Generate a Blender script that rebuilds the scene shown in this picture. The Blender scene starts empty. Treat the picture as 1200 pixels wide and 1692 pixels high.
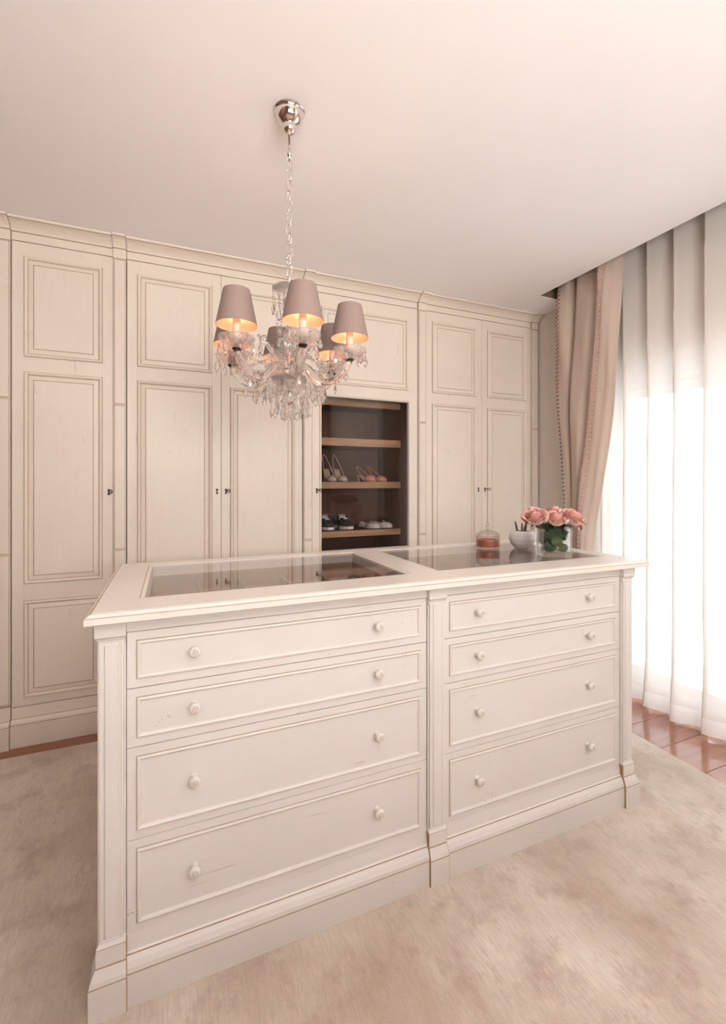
import bpy, bmesh, math, random
from mathutils import Vector, Matrix
random.seed(7)
scene = bpy.context.scene
COL = scene.collection
PI = math.pi
R_ = math.radians

# ------------------------------------------------------------------ camera
cam = bpy.data.cameras.new('camera')
cam.sensor_fit = 'AUTO'
cam.sensor_width = 36.0
cam.lens = 36.0 * 745.6 / 1692.0
cam.shift_y = -49.0 / 1692.0
cam.clip_start = 0.05
cam_o = bpy.data.objects.new('camera', cam)
COL.objects.link(cam_o)
cam_o.location = (0, 0, 1.3)
cam_o.rotation_euler = (R_(90), 0, -math.atan2(315, 745.6))
scene.camera = cam_o

# ------------------------------------------------------------------ sky, fill light, exposure
scene.view_settings.view_transform = 'Standard'
scene.view_settings.look = 'None'
scene.view_settings.gamma = 1.0
scene.view_settings.use_curve_mapping = False
scene.view_settings.exposure = 0.31
world = bpy.data.worlds.new('bright_sky')
scene.world = world
world.use_nodes = True
bg = world.node_tree.nodes['Background']
bg.inputs[0].default_value = (0.85, 0.935, 1.0, 1)
bg.inputs[1].default_value = 5.2


def area(name, loc, target, sx, sy, power, color):
    l = bpy.data.lights.new(name, 'AREA')
    l.shape = 'RECTANGLE'
    l.size, l.size_y = sx, sy
    l.energy = power
    l.color = color
    o = bpy.data.objects.new(name, l)
    COL.objects.link(o)
    o.location = loc
    o.rotation_euler = (Vector(target) - Vector(loc)).to_track_quat('-Z', 'Y').to_euler()
    return o


# the balcony door lets the sky in; an added, unseen fill behind the camera lifts the whole room
portal = area('door_portal', (2.75, 1.375, 1.03), (0, 1.375, 1.03), 1.64, 2.0, 1.0, (1, 1, 1))
portal.data.cycles.is_portal = True
area('fill_light', (0.4, -1.65, 1.6), (0.5, -1.1, 2.6), 2.2, 1.2, 130, (1.0, 0.985, 0.96))
scene.cycles.max_bounces = 14
scene.cycles.transmission_bounces = 12
scene.cycles.transparent_max_bounces = 24
scene.cycles.diffuse_bounces = 5
scene.cycles.caustics_refractive = False
scene.cycles.caustics_reflective = False
scene.cycles.sample_clamp_indirect = 6.0
scene.cycles.use_denoising = True


# ------------------------------------------------------------------ materials
def new_mat(name):
    m = bpy.data.materials.new(name)
    m.use_nodes = True
    nt = m.node_tree
    return m, nt, nt.nodes['Principled BSDF']


def lk(nt, a, b):
    nt.links.new(a, b)


def coords(nt, scale):
    tc = nt.nodes.new('ShaderNodeTexCoord')
    mp = nt.nodes.new('ShaderNodeMapping')
    mp.inputs['Scale'].default_value = scale
    lk(nt, tc.outputs['Object'], mp.inputs['Vector'])
    return mp.outputs[0]


def noise(nt, scale, sc=1.0, detail=3, rough=0.55):
    n = nt.nodes.new('ShaderNodeTexNoise')
    n.inputs['Scale'].default_value = sc
    n.inputs['Detail'].default_value = detail
    n.inputs['Roughness'].default_value = rough
    lk(nt, coords(nt, scale), n.inputs['Vector'])
    return n.outputs['Fac']


def ramp(nt, fac, lo, hi, a=0.0, b=1.0):
    m = nt.nodes.new('ShaderNodeMapRange')
    m.clamp = True
    m.inputs['From Min'].default_value = lo
    m.inputs['From Max'].default_value = hi
    m.inputs['To Min'].default_value = a
    m.inputs['To Max'].default_value = b
    lk(nt, fac, m.inputs['Value'])
    return m.outputs[0]


def mixc(nt, fac, a, b):
    m = nt.nodes.new('ShaderNodeMix')
    m.data_type = 'RGBA'
    for s, v in ((m.inputs[0], fac), (m.inputs[6], a), (m.inputs[7], b)):
        if hasattr(v, 'links') or isinstance(v, bpy.types.NodeSocket):
            lk(nt, v, s)
        elif isinstance(v, (int, float)):
            s.default_value = v
        else:
            s.default_value = (*v, 1)
    return m.outputs[2]


def math_n(nt, op, a, b):
    m = nt.nodes.new('ShaderNodeMath')
    m.operation = op
    for s, v in zip(m.inputs, (a, b)):
        if isinstance(v, (int, float)):
            s.default_value = v
        else:
            lk(nt, v, s)
    return m.outputs[0]


def bump(nt, bsdf, h, strength=0.2, dist=0.002):
    b = nt.nodes.new('ShaderNodeBump')
    b.inputs['Strength'].default_value = strength
    b.inputs['Distance'].default_value = dist
    lk(nt, h, b.inputs['Height'])
    lk(nt, b.outputs[0], bsdf.inputs['Normal'])


def flat(name, c, rough=0.5, metal=0.0, var=0.06, sc=30, bstr=0.0, spec=0.5):
    m, nt, p = new_mat(name)
    n = noise(nt, (sc, sc, sc))
    d = tuple(x * (1 - var * 2) for x in c)
    lk(nt, mixc(nt, ramp(nt, n, .3, .7), d, c), p.inputs['Base Color'])
    p.inputs['Roughness'].default_value = rough
    p.inputs['Metallic'].default_value = metal
    p.inputs['Specular IOR Level'].default_value = spec
    if bstr:
        bump(nt, p, n, bstr)
    return m


def paint(name, c, brown, grain, rough=0.42, streak=0.30, speck=0.55):
    """brushed antique paint: soft cloudy tint, thin rubbed streaks along the grain, worm holes"""
    m, nt, p = new_mat(name)
    cloud = noise(nt, (3, 3, 3), detail=4)
    col = mixc(nt, ramp(nt, cloud, .3, .7), tuple(x * .945 for x in c), c)
    fine = noise(nt, tuple(g * 1.6 for g in grain), detail=2)
    col = mixc(nt, ramp(nt, fine, .35, .75, 0, .035), col, brown)
    st = noise(nt, grain, detail=2)
    patch = noise(nt, (7, 7, 7), detail=1)
    f = math_n(nt, 'MULTIPLY', ramp(nt, st, .665, .72), ramp(nt, patch, .60, .68, 0, streak))
    col = mixc(nt, f, col, brown)
    v = nt.nodes.new('ShaderNodeTexVoronoi')
    v.inputs['Scale'].default_value = 130
    lk(nt, coords(nt, (1, 1, 1)), v.inputs['Vector'])
    g = noise(nt, (9, 9, 9), detail=2)
    f2 = math_n(nt, 'MULTIPLY', ramp(nt, v.outputs['Distance'], .16, .24, 1, 0), ramp(nt, g, .655, .68, 0, speck))
    col = mixc(nt, f2, col, tuple(x * .45 for x in brown))
    lk(nt, col, p.inputs['Base Color'])
    p.inputs['Roughness'].default_value = rough
    bump(nt, p, fine, .12, .0006)
    return m


def wood(name, c1, c2, grain, rough=0.45, spec=0.5):
    m, nt, p = new_mat(name)
    n = noise(nt, grain, detail=5, rough=.65)
    n2 = noise(nt, (2, 2, 2), detail=2)
    col = mixc(nt, ramp(nt, n, .32, .68), c1, c2)
    col = mixc(nt, ramp(nt, n2, .35, .7, 0, .35), col, tuple(x * .75 for x in c1))
    oi = nt.nodes.new('ShaderNodeObjectInfo')
    hs = nt.nodes.new('ShaderNodeHueSaturation')
    lk(nt, ramp(nt, oi.outputs['Random'], 0, 1, .85, 1.15), hs.inputs['Value'])
    lk(nt, col, hs.inputs['Color'])
    lk(nt, hs.outputs[0], p.inputs['Base Color'])
    p.inputs['Roughness'].default_value = rough
    p.inputs['Specular IOR Level'].default_value = spec
    bump(nt, p, n, .08, .0006)
    return m


def thin_glass(name, tint=(1, 1, 1), rough=0.0, ior=1.5):
    m, nt, p = new_mat(name)
    nt.nodes.remove(p)
    out = nt.nodes['Material Output']
    fr = nt.nodes.new('ShaderNodeFresnel')
    ge = nt.nodes.new('ShaderNodeNewGeometry')
    lk(nt, ramp(nt, ge.outputs['Backfacing'], 0, 1, ior, 1 / ior), fr.inputs['IOR'])
    tr = nt.nodes.new('ShaderNodeBsdfTransparent')
    tr.inputs[0].default_value = (*tint, 1)
    gl = nt.nodes.new('ShaderNodeBsdfGlossy')
    gl.inputs['Roughness'].default_value = rough
    mx = nt.nodes.new('ShaderNodeMixShader')
    lk(nt, fr.outputs[0], mx.inputs[0])
    lk(nt, tr.outputs[0], mx.inputs[1])
    lk(nt, gl.outputs[0], mx.inputs[2])
    lk(nt, mx.outputs[0], out.inputs[0])
    return m


def glass(name, c=(1, 1, 1), rough=0.0, ior=1.5, alpha=0.0, body=1.0):
    m, nt, p = new_mat(name)
    p.inputs['Base Color'].default_value = (*c, 1)
    p.inputs['Roughness'].default_value = rough
    p.inputs['IOR'].default_value = ior
    p.inputs['Transmission Weight'].default_value = body
    if alpha:
        out = nt.nodes['Material Output']
        tr = nt.nodes.new('ShaderNodeBsdfTransparent')
        mx = nt.nodes.new('ShaderNodeMixShader')
        mx.inputs[0].default_value = alpha
        lk(nt, p.outputs[0], mx.inputs[1])
        lk(nt, tr.outputs[0], mx.inputs[2])
        lk(nt, mx.outputs[0], out.inputs[0])
    return m


def cloth(name, c, c2, transl, transp=0.0, weave=(900, 900, 900), hue=None):
    m, nt, p = new_mat(name)
    out = nt.nodes['Material Output']
    n = noise(nt, weave, detail=1)
    n2 = noise(nt, (6, 6, 1.2), detail=3)
    col = mixc(nt, ramp(nt, n2, .3, .7), c2, c)
    lk(nt, col, p.inputs['Base Color'])
    p.inputs['Roughness'].default_value = .75
    p.inputs['Sheen Weight'].default_value = .15
    bump(nt, p, n, .15, .0005)
    t = nt.nodes.new('ShaderNodeBsdfTranslucent')
    lk(nt, col, t.inputs[0])
    mx = nt.nodes.new('ShaderNodeMixShader')
    mx.inputs[0].default_value = transl
    lk(nt, p.outputs[0], mx.inputs[1])
    lk(nt, t.outputs[0], mx.inputs[2])
    last = mx.outputs[0]
    if transp:
        tr = nt.nodes.new('ShaderNodeBsdfTransparent')
        m2 = nt.nodes.new('ShaderNodeMixShader')
        m2.inputs[0].default_value = transp
        lk(nt, last, m2.inputs[1])
        lk(nt, tr.outputs[0], m2.inputs[2])
        last = m2.outputs[0]
    lk(nt, last, out.inputs[0])
    return m


def emit(name, c, s):
    m, nt, p = new_mat(name)
    p.inputs['Base Color'].default_value = (*c, 1)
    p.inputs['Emission Color'].default_value = (*c, 1)
    p.inputs['Emission Strength'].default_value = s
    return m


BROWN = (0.30, 0.17, 0.09)
M = {}
M['cream_v'] = paint('cream_paint_vertical', (.80, .715, .615), BROWN, (70, 70, 2.2))
M['cream_h'] = paint('cream_paint_horizontal', (.80, .715, .615), BROWN, (2.2, 70, 70))
M['white_v'] = paint('ivory_paint_vertical', (.715, .682, .638), BROWN, (70, 70, 2.2))
M['white_h'] = paint('ivory_paint_horizontal', (.715, .682, .638), BROWN, (2.2, 110, 110), streak=.36)
M['top'] = paint('ivory_worktop_paint', (.79, .725, .66), BROWN, (2.2, 70, 70), rough=.30)
M['glaze'] = flat('brown_glaze', (.42, .25, .145), .6, sc=15, var=.15)
M['glaze2'] = flat('light_brown_glaze', (.40, .275, .18), .6, sc=15, var=.15)
M['wall'] = flat('wall_paint', (.70, .635, .58), .85, sc=4, var=.02)
M['taupe'] = flat('dark_taupe', (.20, .13, .095), .8, sc=4, var=.02)  # colour stands in for recess shade; on the rear wall it dims reflections
M['wood_wall'] = wood('warm_brown_wood_wall', (.26, .13, .075), (.36, .19, .115), (30, 30, 2), .5)  # for the unseen left wall; brown chosen to darken and warm the rug nearby
M['ceil'] = flat('ceiling_paint', (.92, .895, .90), .9, sc=2, var=.012)
M['oak'] = wood('oak_shelf_front', (.25, .125, .058), (.38, .205, .10), (4, 60, 60))
M['walnut'] = wood('brown_cabinet_lining', (.065, .027, .015), (.105, .046, .025), (40, 40, 3), .6, .22)
M['walnut_h'] = wood('brown_tray_wood', (.30, .175, .105), (.40, .25, .155), (3, 50, 50), .5)
M['felt'] = flat('taupe_felt', (.44, .29, .195), .95, sc=200, var=.1, bstr=.2)
M['plank'] = wood('red_brown_floor_wood', (.27, .095, .048), (.40, .155, .08), (1.6, 40, 40), .13, .85)
M['joint'] = flat('floor_joint', (.10, .04, .025), .8)
M['chrome'] = flat('polished_nickel', (.80, .77, .74), .08, 1.0, var=.01)
M['iron'] = flat('dark_iron', (.055, .035, .025), .45, .8)
M['pane'] = thin_glass('clear_pane', ior=1.40)
M['pane_top'] = thin_glass('display_pane', ior=1.55)
M['crystal'] = glass('crystal', (1, .975, .96), .0, 1.52, .15, .96)
M['cupglass'] = glass('pressed_glass', (1, .94, .89), .05, 1.45, .50, .76)
M['clear'] = glass('clear_glass', (.97, 1, .99), .0, 1.46, .62)
M['shade_out'] = flat('taupe_satin_shade', (.29, .205, .175), .5, sc=300, var=.03, bstr=.05)
M['shade_in'] = flat('copper_lined_shade', (.93, .58, .42), .35, .35, var=.02)
M['sleeve'] = flat('candle_sleeve', (.90, .72, .60), .5, var=.02)
M['bulb'] = emit('warm_bulb', (1.0, .68, .44), 8.0)
M['coral_wax'] = flat('coral_wax', (.74, .20, .12), .5, sc=40)
M['ceramic'] = flat('white_ceramic', (.90, .87, .84), .4, sc=60, var=.02)
M['rose'] = flat('rose_petal', (.93, .54, .47), .55, sc=25, var=.10)
M['rose2'] = flat('pale_rose_petal', (.92, .66, .57), .55, sc=25, var=.08)
M['leaf'] = flat('dark_green_leaf', (.050, .085, .030), .65, sc=20, var=.25)
M['leaf2'] = flat('mid_green_leaf', (.16, .22, .085), .6, sc=20, var=.2)
M['stem'] = flat('green_stem', (.12, .13, .05), .5, sc=40)
M['black'] = flat('black_lacquer', (.015, .012, .012), .3)
M['cotton'] = flat('white_cotton', (.85, .82, .78), .9)
M['red_tip'] = flat('dark_red_tip', (.12, .015, .015), .4)
M['beige_sh'] = flat('blush_leather', (.52, .39, .35), .4)
M['coral_sh'] = flat('coral_leather', (.66, .22, .155), .45)
M['dark_sh'] = flat('dark_suede', (.035, .027, .026), .8)
M['light_sh'] = flat('pale_grey_canvas', (.62, .57, .52), .8)
M['rubber'] = flat('white_rubber', (.72, .68, .64), .5)
M['insole'] = flat('tan_insole', (.45, .32, .22), .6)
M['sheer'] = cloth('white_sheer', (.87, .815, .765), (.84, .785, .735), .26, .25)
M['hem'] = cloth('white_sheer_hem', (.93, .90, .87), (.90, .87, .84), .26, .05)
M['drape'] = cloth('beige_silk_drape', (.66, .53, .44), (.61, .485, .40), .20)
M['trim'] = cloth('pink_beige_trim', (.60, .42, .35), (.52, .36, .30), .05)
M['dot'] = flat('plum_brown_dots', (.10, .03, .025), .7)
M['dot2'] = flat('cream_loops', (.78, .64, .53), .7)
M['frame'] = flat('white_window_frame', (.80, .80, .79), .4, var=.01)
M['slat'] = flat('pale_shutter', (.75, .74, .72), .5, var=.02)
M['stone'] = flat('balcony_stone', (.85, .85, .84), .8, sc=10)
M['stucco'] = flat('pale_stucco', (.72, .74, .78), .9, sc=6)


def rug_mat():
    m, nt, p = new_mat('silky_beige_rug')
    big = noise(nt, (2.2, 1.6, 1), detail=6, rough=.62)
    mid = noise(nt, (8, 7, 1), detail=6, rough=.7)
    s = noise(nt, (170, 16, 1), detail=3, rough=.7)
    fine = noise(nt, (420, 420, 1), detail=1)
    col = mixc(nt, ramp(nt, big, .38, .66), (.49, .385, .292), (.76, .66, .56))
    col = mixc(nt, ramp(nt, mid, .50, .68, 0, .62), col, (.29, .18, .12))
    spot = noise(nt, (26, 15, 1), detail=4, rough=.7)
    col = mixc(nt, ramp(nt, spot, .58, .72, 0, .5), col, (.34, .235, .165))
    col = mixc(nt, ramp(nt, s, .42, .68, 0, .42), col, (.36, .26, .19))
    col = mixc(nt, ramp(nt, fine, .4, .7, 0, .22), col, (.78, .68, .58))
    lk(nt, col, p.inputs['Base Color'])
    p.inputs['Roughness'].default_value = .7
    p.inputs['Sheen Weight'].default_value = .35
    h = math_n(nt, 'ADD', s, math_n(nt, 'MULTIPLY', fine, .8))
    h = math_n(nt, 'ADD', h, math_n(nt, 'MULTIPLY', mid, 1.6))
    bump(nt, p, h, .55, .006)
    return m


M['rug'] = rug_mat()


# ------------------------------------------------------------------ mesh helpers
class MB:
    def __init__(s):
        s.v, s.f, s.m = [], [], []

    def add(s, verts, faces, mat=0):
        b = len(s.v)
        s.v += [tuple(p) for p in verts]
        for f in faces:
            s.f.append(tuple(i + b for i in f))
            s.m.append(mat)
        return s

    def box(s, x0, x1, y0, y1, z0, z1, mat=0, c=0.0):
        if c <= 0:
            v = [(x, y, z) for x in (x0, x1) for y in (y0, y1) for z in (z0, z1)]
            s.add(v, [(0, 1, 3, 2), (4, 6, 7, 5), (0, 4, 5, 1), (2, 3, 7, 6), (0, 2, 6, 4), (1, 5, 7, 3)], mat)
        else:
            bm = bmesh.new()
            bmesh.ops.create_cube(bm, size=1)
            for w in bm.verts:
                w.co = Vector(((x0 + x1) / 2 + w.co.x * (x1 - x0), (y0 + y1) / 2 + w.co.y * (y1 - y0), (z0 + z1) / 2 + w.co.z * (z1 - z0)))
            bmesh.ops.bevel(bm, geom=list(bm.edges), offset=c, segments=1, affect='EDGES')
            s.from_bm(bm, mat)
        return s

    def from_bm(s, bm, mat=0):
        bm.verts.index_update()
        s.add([w.co[:] for w in bm.verts], [[w.index for w in f.verts] for f in bm.faces], mat)
        bm.free()
        return s

    def rings(s, loops, mats=None, closed=True, cap0=False, cap1=False):
        """connect successive loops (lists of points) with quads"""
        n = len(loops[0])
        b = len(s.v)
        for L in loops:
            s.v += [tuple(p) for p in L]
        for k in range(len(loops) - 1):
            mt = mats[k] if mats else 0
            for i in range(n if closed else n - 1):
                j = (i + 1) % n
                s.f.append((b + k * n + i, b + k * n + j, b + (k + 1) * n + j, b + (k + 1) * n + i))
                s.m.append(mt)
        if cap0:
            s.f.append(tuple(b + i for i in range(n))[::-1])
            s.m.append(mats[0] if mats else 0)
        if cap1:
            s.f.append(tuple(b + (len(loops) - 1) * n + i for i in range(n)))
            s.m.append(mats[-1] if mats else 0)
        return s

    def ring(s, a0, a1, b0, b1, prof, mp, fill=True):
        """mitred rectangular moulding: prof = [(inset, out, material of the strip that follows)]"""
        loops, mats = [], []
        for (i, o, m) in prof:
            loops.append([mp(a0 + i, b0 + i, o), mp(a1 - i, b0 + i, o), mp(a1 - i, b1 - i, o), mp(a0 + i, b1 - i, o)])
            mats.append(m)
        s.rings(loops, mats, cap1=fill)
        return s

    def sweep(s, x0, x1, y0, y1, prof, ex=(1, 1, 1, 1), cap=True):
        """rectangle in plan, pushed out by prof = [(out, z, material)] on left, right, front, back"""
        loops, mats = [], []
        for (o, z, m) in prof:
            loops.append([(x0 - o * ex[0], y0 - o * ex[2], z), (x1 + o * ex[1], y0 - o * ex[2], z),
                          (x1 + o * ex[1], y1 + o * ex[3], z), (x0 - o * ex[0], y1 + o * ex[3], z)])
            mats.append(m)
        s.rings(loops, mats, cap0=cap, cap1=cap)
        return s

    def lathe(s, prof, c=(0, 0, 0), n=24, mats=None, axis='z', rib=0.0, ribs=0):
        loops = []
        for (r, h) in prof:
            L = []
            for i in range(n):
                a = 2 * PI * i / n
                rr = r * (1 + rib * math.cos(ribs * a)) if ribs else r
                p = (rr * math.cos(a), rr * math.sin(a), h)
                if axis == '-y':
                    p = (p[0], -p[2], p[1])
                L.append((c[0] + p[0], c[1] + p[1], c[2] + p[2]))
            loops.append(L)
        s.rings(loops, mats, cap0=prof[0][0] > 1e-5 and prof[0] != prof[-1], cap1=prof[-1][0] > 1e-5 and prof[0] != prof[-1])
        return s

    def tube(s, pts, r, n=8, closed=False, mat=0, twist=0.0, flute=0.0, lobes=4):
        P = [Vector(p) for p in pts]
        N = len(P)
        rr = r if isinstance(r, (list, tuple)) else [r] * N
        loops = []
        ref = None
        for i, p in enumerate(P):
            if closed:
                t = P[(i + 1) % N] - P[i - 1]
            else:
                t = P[min(i + 1, N - 1)] - P[max(i - 1, 0)]
            t.normalize()
            if ref is None:
                ref = t.orthogonal().normalized()
            ref = (ref - t * ref.dot(t)).normalized()
            bi = t.cross(ref)
            L = []
            for k in range(n):
                a = 2 * PI * k / n
                q = rr[i] * (1 + flute * math.cos(lobes * a + twist * i))
                L.append(p + ref * (math.cos(a) * q) + bi * (math.sin(a) * q))
            loops.append(L)
        if closed:
            loops.append(loops[0])
        s.rings(loops, [mat] * len(loops), cap0=not closed, cap1=not closed)
        return s

    def grid(s, nu, nv, fn, mat=0):
        b = len(s.v)
        for j in range(nv + 1):
            for i in range(nu + 1):
                s.v.append(tuple(fn(i / nu, j / nv)))
        for j in range(nv):
            for i in range(nu):
                a = b + j * (nu + 1) + i
                s.f.append((a, a + 1, a + nu + 2, a + nu + 1))
                s.m.append(mat)
        return s

    def ico(s, c, rx, ry=None, rz=None, sub=1, mat=0):
        bm = bmesh.new()
        bmesh.ops.create_icosphere(bm, subdivisions=sub, radius=1)
        ry = ry or rx
        rz = rz or rx
        for w in bm.verts:
            w.co = Vector((c[0] + w.co.x * rx, c[1] + w.co.y * ry, c[2] + w.co.z * rz))
        return s.from_bm(bm, mat)

    def xform(s, mtx):
        s.v = [tuple(mtx @ Vector(p)) for p in s.v]
        return s

    def mesh(s, name, mats, smooth=False, solid=True):
        me = bpy.data.meshes.new(name)
        me.from_pydata(s.v, [], s.f)
        for mt in mats:
            me.materials.append(M[mt] if isinstance(mt, str) else mt)
        me.polygons.foreach_set('material_index', s.m)
        if solid:
            bm = bmesh.new()
            bm.from_mesh(me)
            bmesh.ops.remove_doubles(bm, verts=bm.verts, dist=1e-6)
            bmesh.ops.recalc_face_normals(bm, faces=bm.faces)
            bm.to_mesh(me)
            bm.free()
        if smooth:
            me.polygons.foreach_set('use_smooth', [True] * len(me.polygons))
        me.update()
        return me

    def build(s, name, mats, parent=None, smooth=False, local=False, solid=True):
        """vertices are world coordinates unless local; the object keeps its place under its parent"""
        o = bpy.data.objects.new(name, s.mesh(name, mats, smooth, solid))
        COL.objects.link(o)
        if parent is not None:
            o.parent = parent
            if not local:
                w = Vector((0, 0, 0))
                q = parent
                while q is not None:
                    w += Vector(q.location)
                    q = q.parent
                o.location = -w
        return o


def smooth_angle(o, deg=40):
    me = o.data
    me.polygons.foreach_set('use_smooth', [True] * len(me.polygons))
    me.set_sharp_from_angle(angle=R_(deg))
    return o


def tag(o, label=None, cat=None, group=None, kind=None):
    if label: o['label'] = label
    if cat: o['category'] = cat
    if group: o['group'] = group
    if kind: o['kind'] = kind
    return o


def thing(name, loc, label, cat, group=None, rz=0.0):
    o = bpy.data.objects.new(name, None)
    o.empty_display_size = .05
    COL.objects.link(o)
    o.location = loc
    o.rotation_euler = (0, 0, rz)
    return tag(o, label, cat, group)


def inst(name, me, parent, loc=(0, 0, 0), rot=(0, 0, 0)):
    o = bpy.data.objects.new(name, me)
    COL.objects.link(o)
    o.parent = parent
    o.location = loc
    o.rotation_euler = rot
    return o


def front(y):
    return lambda a, b, o: (a, y - o, b)


def topmap(z):
    return lambda a, b, o: (a, b, z + o)


# ------------------------------------------------------------------ the room shell
FL = -0.012           # wooden floor; the rug top is z = 0
CE = 2.60             # ceiling
XL, XR, YB, YF = -2.6, 2.655, -2.3, 3.30
RX, RY, RZ = 2.36, 2.42, 2.80      # curtain recess in the ceiling
WY0, WY1, WZ = 0.55, 2.20, 2.05   # balcony door opening


def struct(o):
    return tag(o, kind='structure')


struct(MB().box(XL, XR + .3, YB, YF, FL - .06, FL - .012).build('floor', ['joint']))
floor = bpy.data.objects['floor']
rows = [1.275 + .205 * k for k in range(-18, 11)]
for k, y in enumerate(rows[:-1]):
    x = XL - (k * .47) % 1.3
    while x < XR + .15:
        x1 = min(x + 1.3, XR + .2)
        a = max(x, XL)
        if x1 - a > .05 and y + .2 > YB and y < YF - .05:
            mb = MB().box(a + .0012, x1 - .0012, max(y, YB) + .0012, min(y + .205, YF) - .0012, FL - .012, FL + random.uniform(-.0004, .0003), 0, .0015)
            mb.build('plank', ['plank'], floor)
        x += 1.3
c = MB()
c.box(XL, RX, YB, YF, CE, CE + .22)
c.box(RX, XR + .2, RY, YF, CE, CE + .22)
c.box(RX, XR + .2, YB, RY, RZ, RZ + .05)
struct(c.build('ceiling', ['ceil']))
lin = MB()
lin.box(RX, RX + .004, YB, RY, CE + .003, RZ).box(RX + .004, XR, RY - .004, RY, CE + .003, RZ).box(RX + .004, XR, YB, RY - .004, RZ - .004, RZ)
struct(lin.build('recess_shade_liner', ['taupe']))  # added dark liner; the shade inside the recess is put into its colour
w = MB()
T = XR + .22
w.box(XR, T, WY1, YF, FL, RZ)
w.box(XR, T, YB, WY0, FL, RZ)
w.box(XR, T, WY0, WY1, WZ, RZ)
struct(w.build('wall_right', ['wall']))
struct(MB().box(XL - .1, T, YF, YF + .1, FL, RZ).build('wall_back', ['wall']))
struct(MB().box(XL - .1, XL, YB, YF, FL, RZ).build('wall_left', ['wood_wall']))
struct(MB().box(XL - .1, T, YB - .1, YB, FL, RZ).build('wall_front', ['taupe']))  # unseen rear wall, kept dark to weaken reflections in the glazed door

# balcony door: fixed frame, sliding sashes with panes, half-lowered outer shutter
win = struct(MB().box(XR + .06, XR + .15, WY0, WY0 + .06, 0, WZ).box(XR + .06, XR + .15, WY1 - .06, WY1, 0, WZ)
             .box(XR + .06, XR + .15, WY0, WY1, WZ - .06, WZ).box(XR + .06, XR + .15, WY0, WY1, FL, .045).build('window_1', ['frame']))
nS = 2
wS = (WY1 - WY0 - .12) / nS
for k in range(nS):
    y0 = WY0 + .06 + k * wS
    y1 = y0 + wS
    xs = XR + .075 + (k % 2) * .03
    sb = MB()
    sb.box(xs, xs + .03, y0, y0 + .055, .045, WZ - .06).box(xs, xs + .03, y1 - .055, y1, .045, WZ - .06)
    sb.box(xs, xs + .03, y0 + .055, y1 - .055, .045, .12).box(xs, xs + .03, y0 + .055, y1 - .055, WZ - .12, WZ - .06)
    s_ = sb.build('sash', ['frame'], win)
    MB().box(xs + .012, xs + .017, y0 + .055, y1 - .055, .12, WZ - .12).build('pane', ['pane'], s_)
for k in range(4):
    z1 = WZ - k * .05
    MB().box(T - .03, T - .018, WY0, WY1, z1 - .048, z1, 0, .003).build('shutter_slat', ['slat'], win)
struct(MB().box(T, T + 1.5, -2.5, 3.2, FL - .2, FL - .02).build('floor_balcony', ['stone']))

# ------------------------------------------------------------------ rug
rb = MB()


def rugf(u, v):
    return (-2.15 + u * 4.347, -1.6 + v * 4.207, 0)


rb.grid(60, 60, rugf)
rb.v = [(x + .004 * math.sin(y * 9), y + .003 * math.sin(x * 7), z) for x, y, z in rb.v]
rb.box(-2.15, 2.193, -1.597, 2.604, FL + .001, -.0005)
tag(rb.build('rug', ['rug'], solid=False), 'large mottled silky beige rug under the drawer island', 'rug')

# ------------------------------------------------------------------ mouldings
# panel of a wardrobe door: bead proud of the stile, then a sunk bevel and a flat field
DOORP = [(0, 0, 1), (.0018, .0, 0), (.003, .007, 0), (.008, .009, 0), (.013, .0065, 0), (.0165, -.003, 1),
         (.0185, -.004, 0), (.040, .0015, 1), (.0425, .0005, 0), (.0435, .003, 0)]
DRAWP = [(0, 0, 1), (.0018, .0, 0), (.002, .004, 0), (.006, .0055, 0), (.010, .003, 0), (.0122, -.003, 1),
         (.0142, -.0035, 0), (.018, -.0035, 0)]
PILP = [(0, 0, 0), (.004, 0, 1), (.0055, -.001, 0), (.009, .004, 0)]


def door_frame(x0, x1, z0, z1, y, th, openings, mats, name, parent):
    """stiles and rails left between the openings (x0, x1, z0, z1)"""
    mb = MB()
    ox0, ox1 = openings[0][0], openings[0][1]
    c = .0015
    mb.box(x0, ox0, y, y + th, z0, z1, 0, c).box(ox1, x1, y, y + th, z0, z1, 0, c)
    zz = [z0]
    for o in openings:
        zz += [o[2], o[3]]
    zz.append(z1)
    for k in range(0, len(zz), 2):
        mb.box(ox0 - .001, ox1 + .001, y + .0004, y + th, zz[k], zz[k + 1], 0)
    return mb.build(name, mats, parent)


YD = 2.74
ZD0, ZD1 = .182, 2.502
PZ = [(.222, .706), (.79, 1.856), (1.93, 2.435)]


def keyhole(x, z, parent, key):
    e = MB()
    e.lathe([(0, 0), (.005, 0), (.006, .002), (.004, .004), (0, .004)], (x, YD + .001, z + .006), 12, axis='-y')
    e.box(x - .0035, x + .0035, YD - .003, YD + .001, z - .016, z + .004)
    e.box(x - .0055, x + .0055, YD - .003, YD + .001, z - .020, z - .014)
    o = e.build('keyhole_plate', ['iron'], parent)
    if key:
        k = MB()
        k.tube([(x, YD - .002, z), (x + .004, YD - .030, z - .001)], .0028, 8)
        pts = [(x + .004 + .009 * (1 + math.cos(a)) * .9, YD - .032 - .006 * (1 + math.cos(a)), z - .001 + .008 * math.sin(a)) for a in [2 * PI * i / 14 for i in range(14)]]
        k.tube(pts, .0025, 6, closed=True)
        k.build('key', ['iron'], parent, smooth=True)


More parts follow.
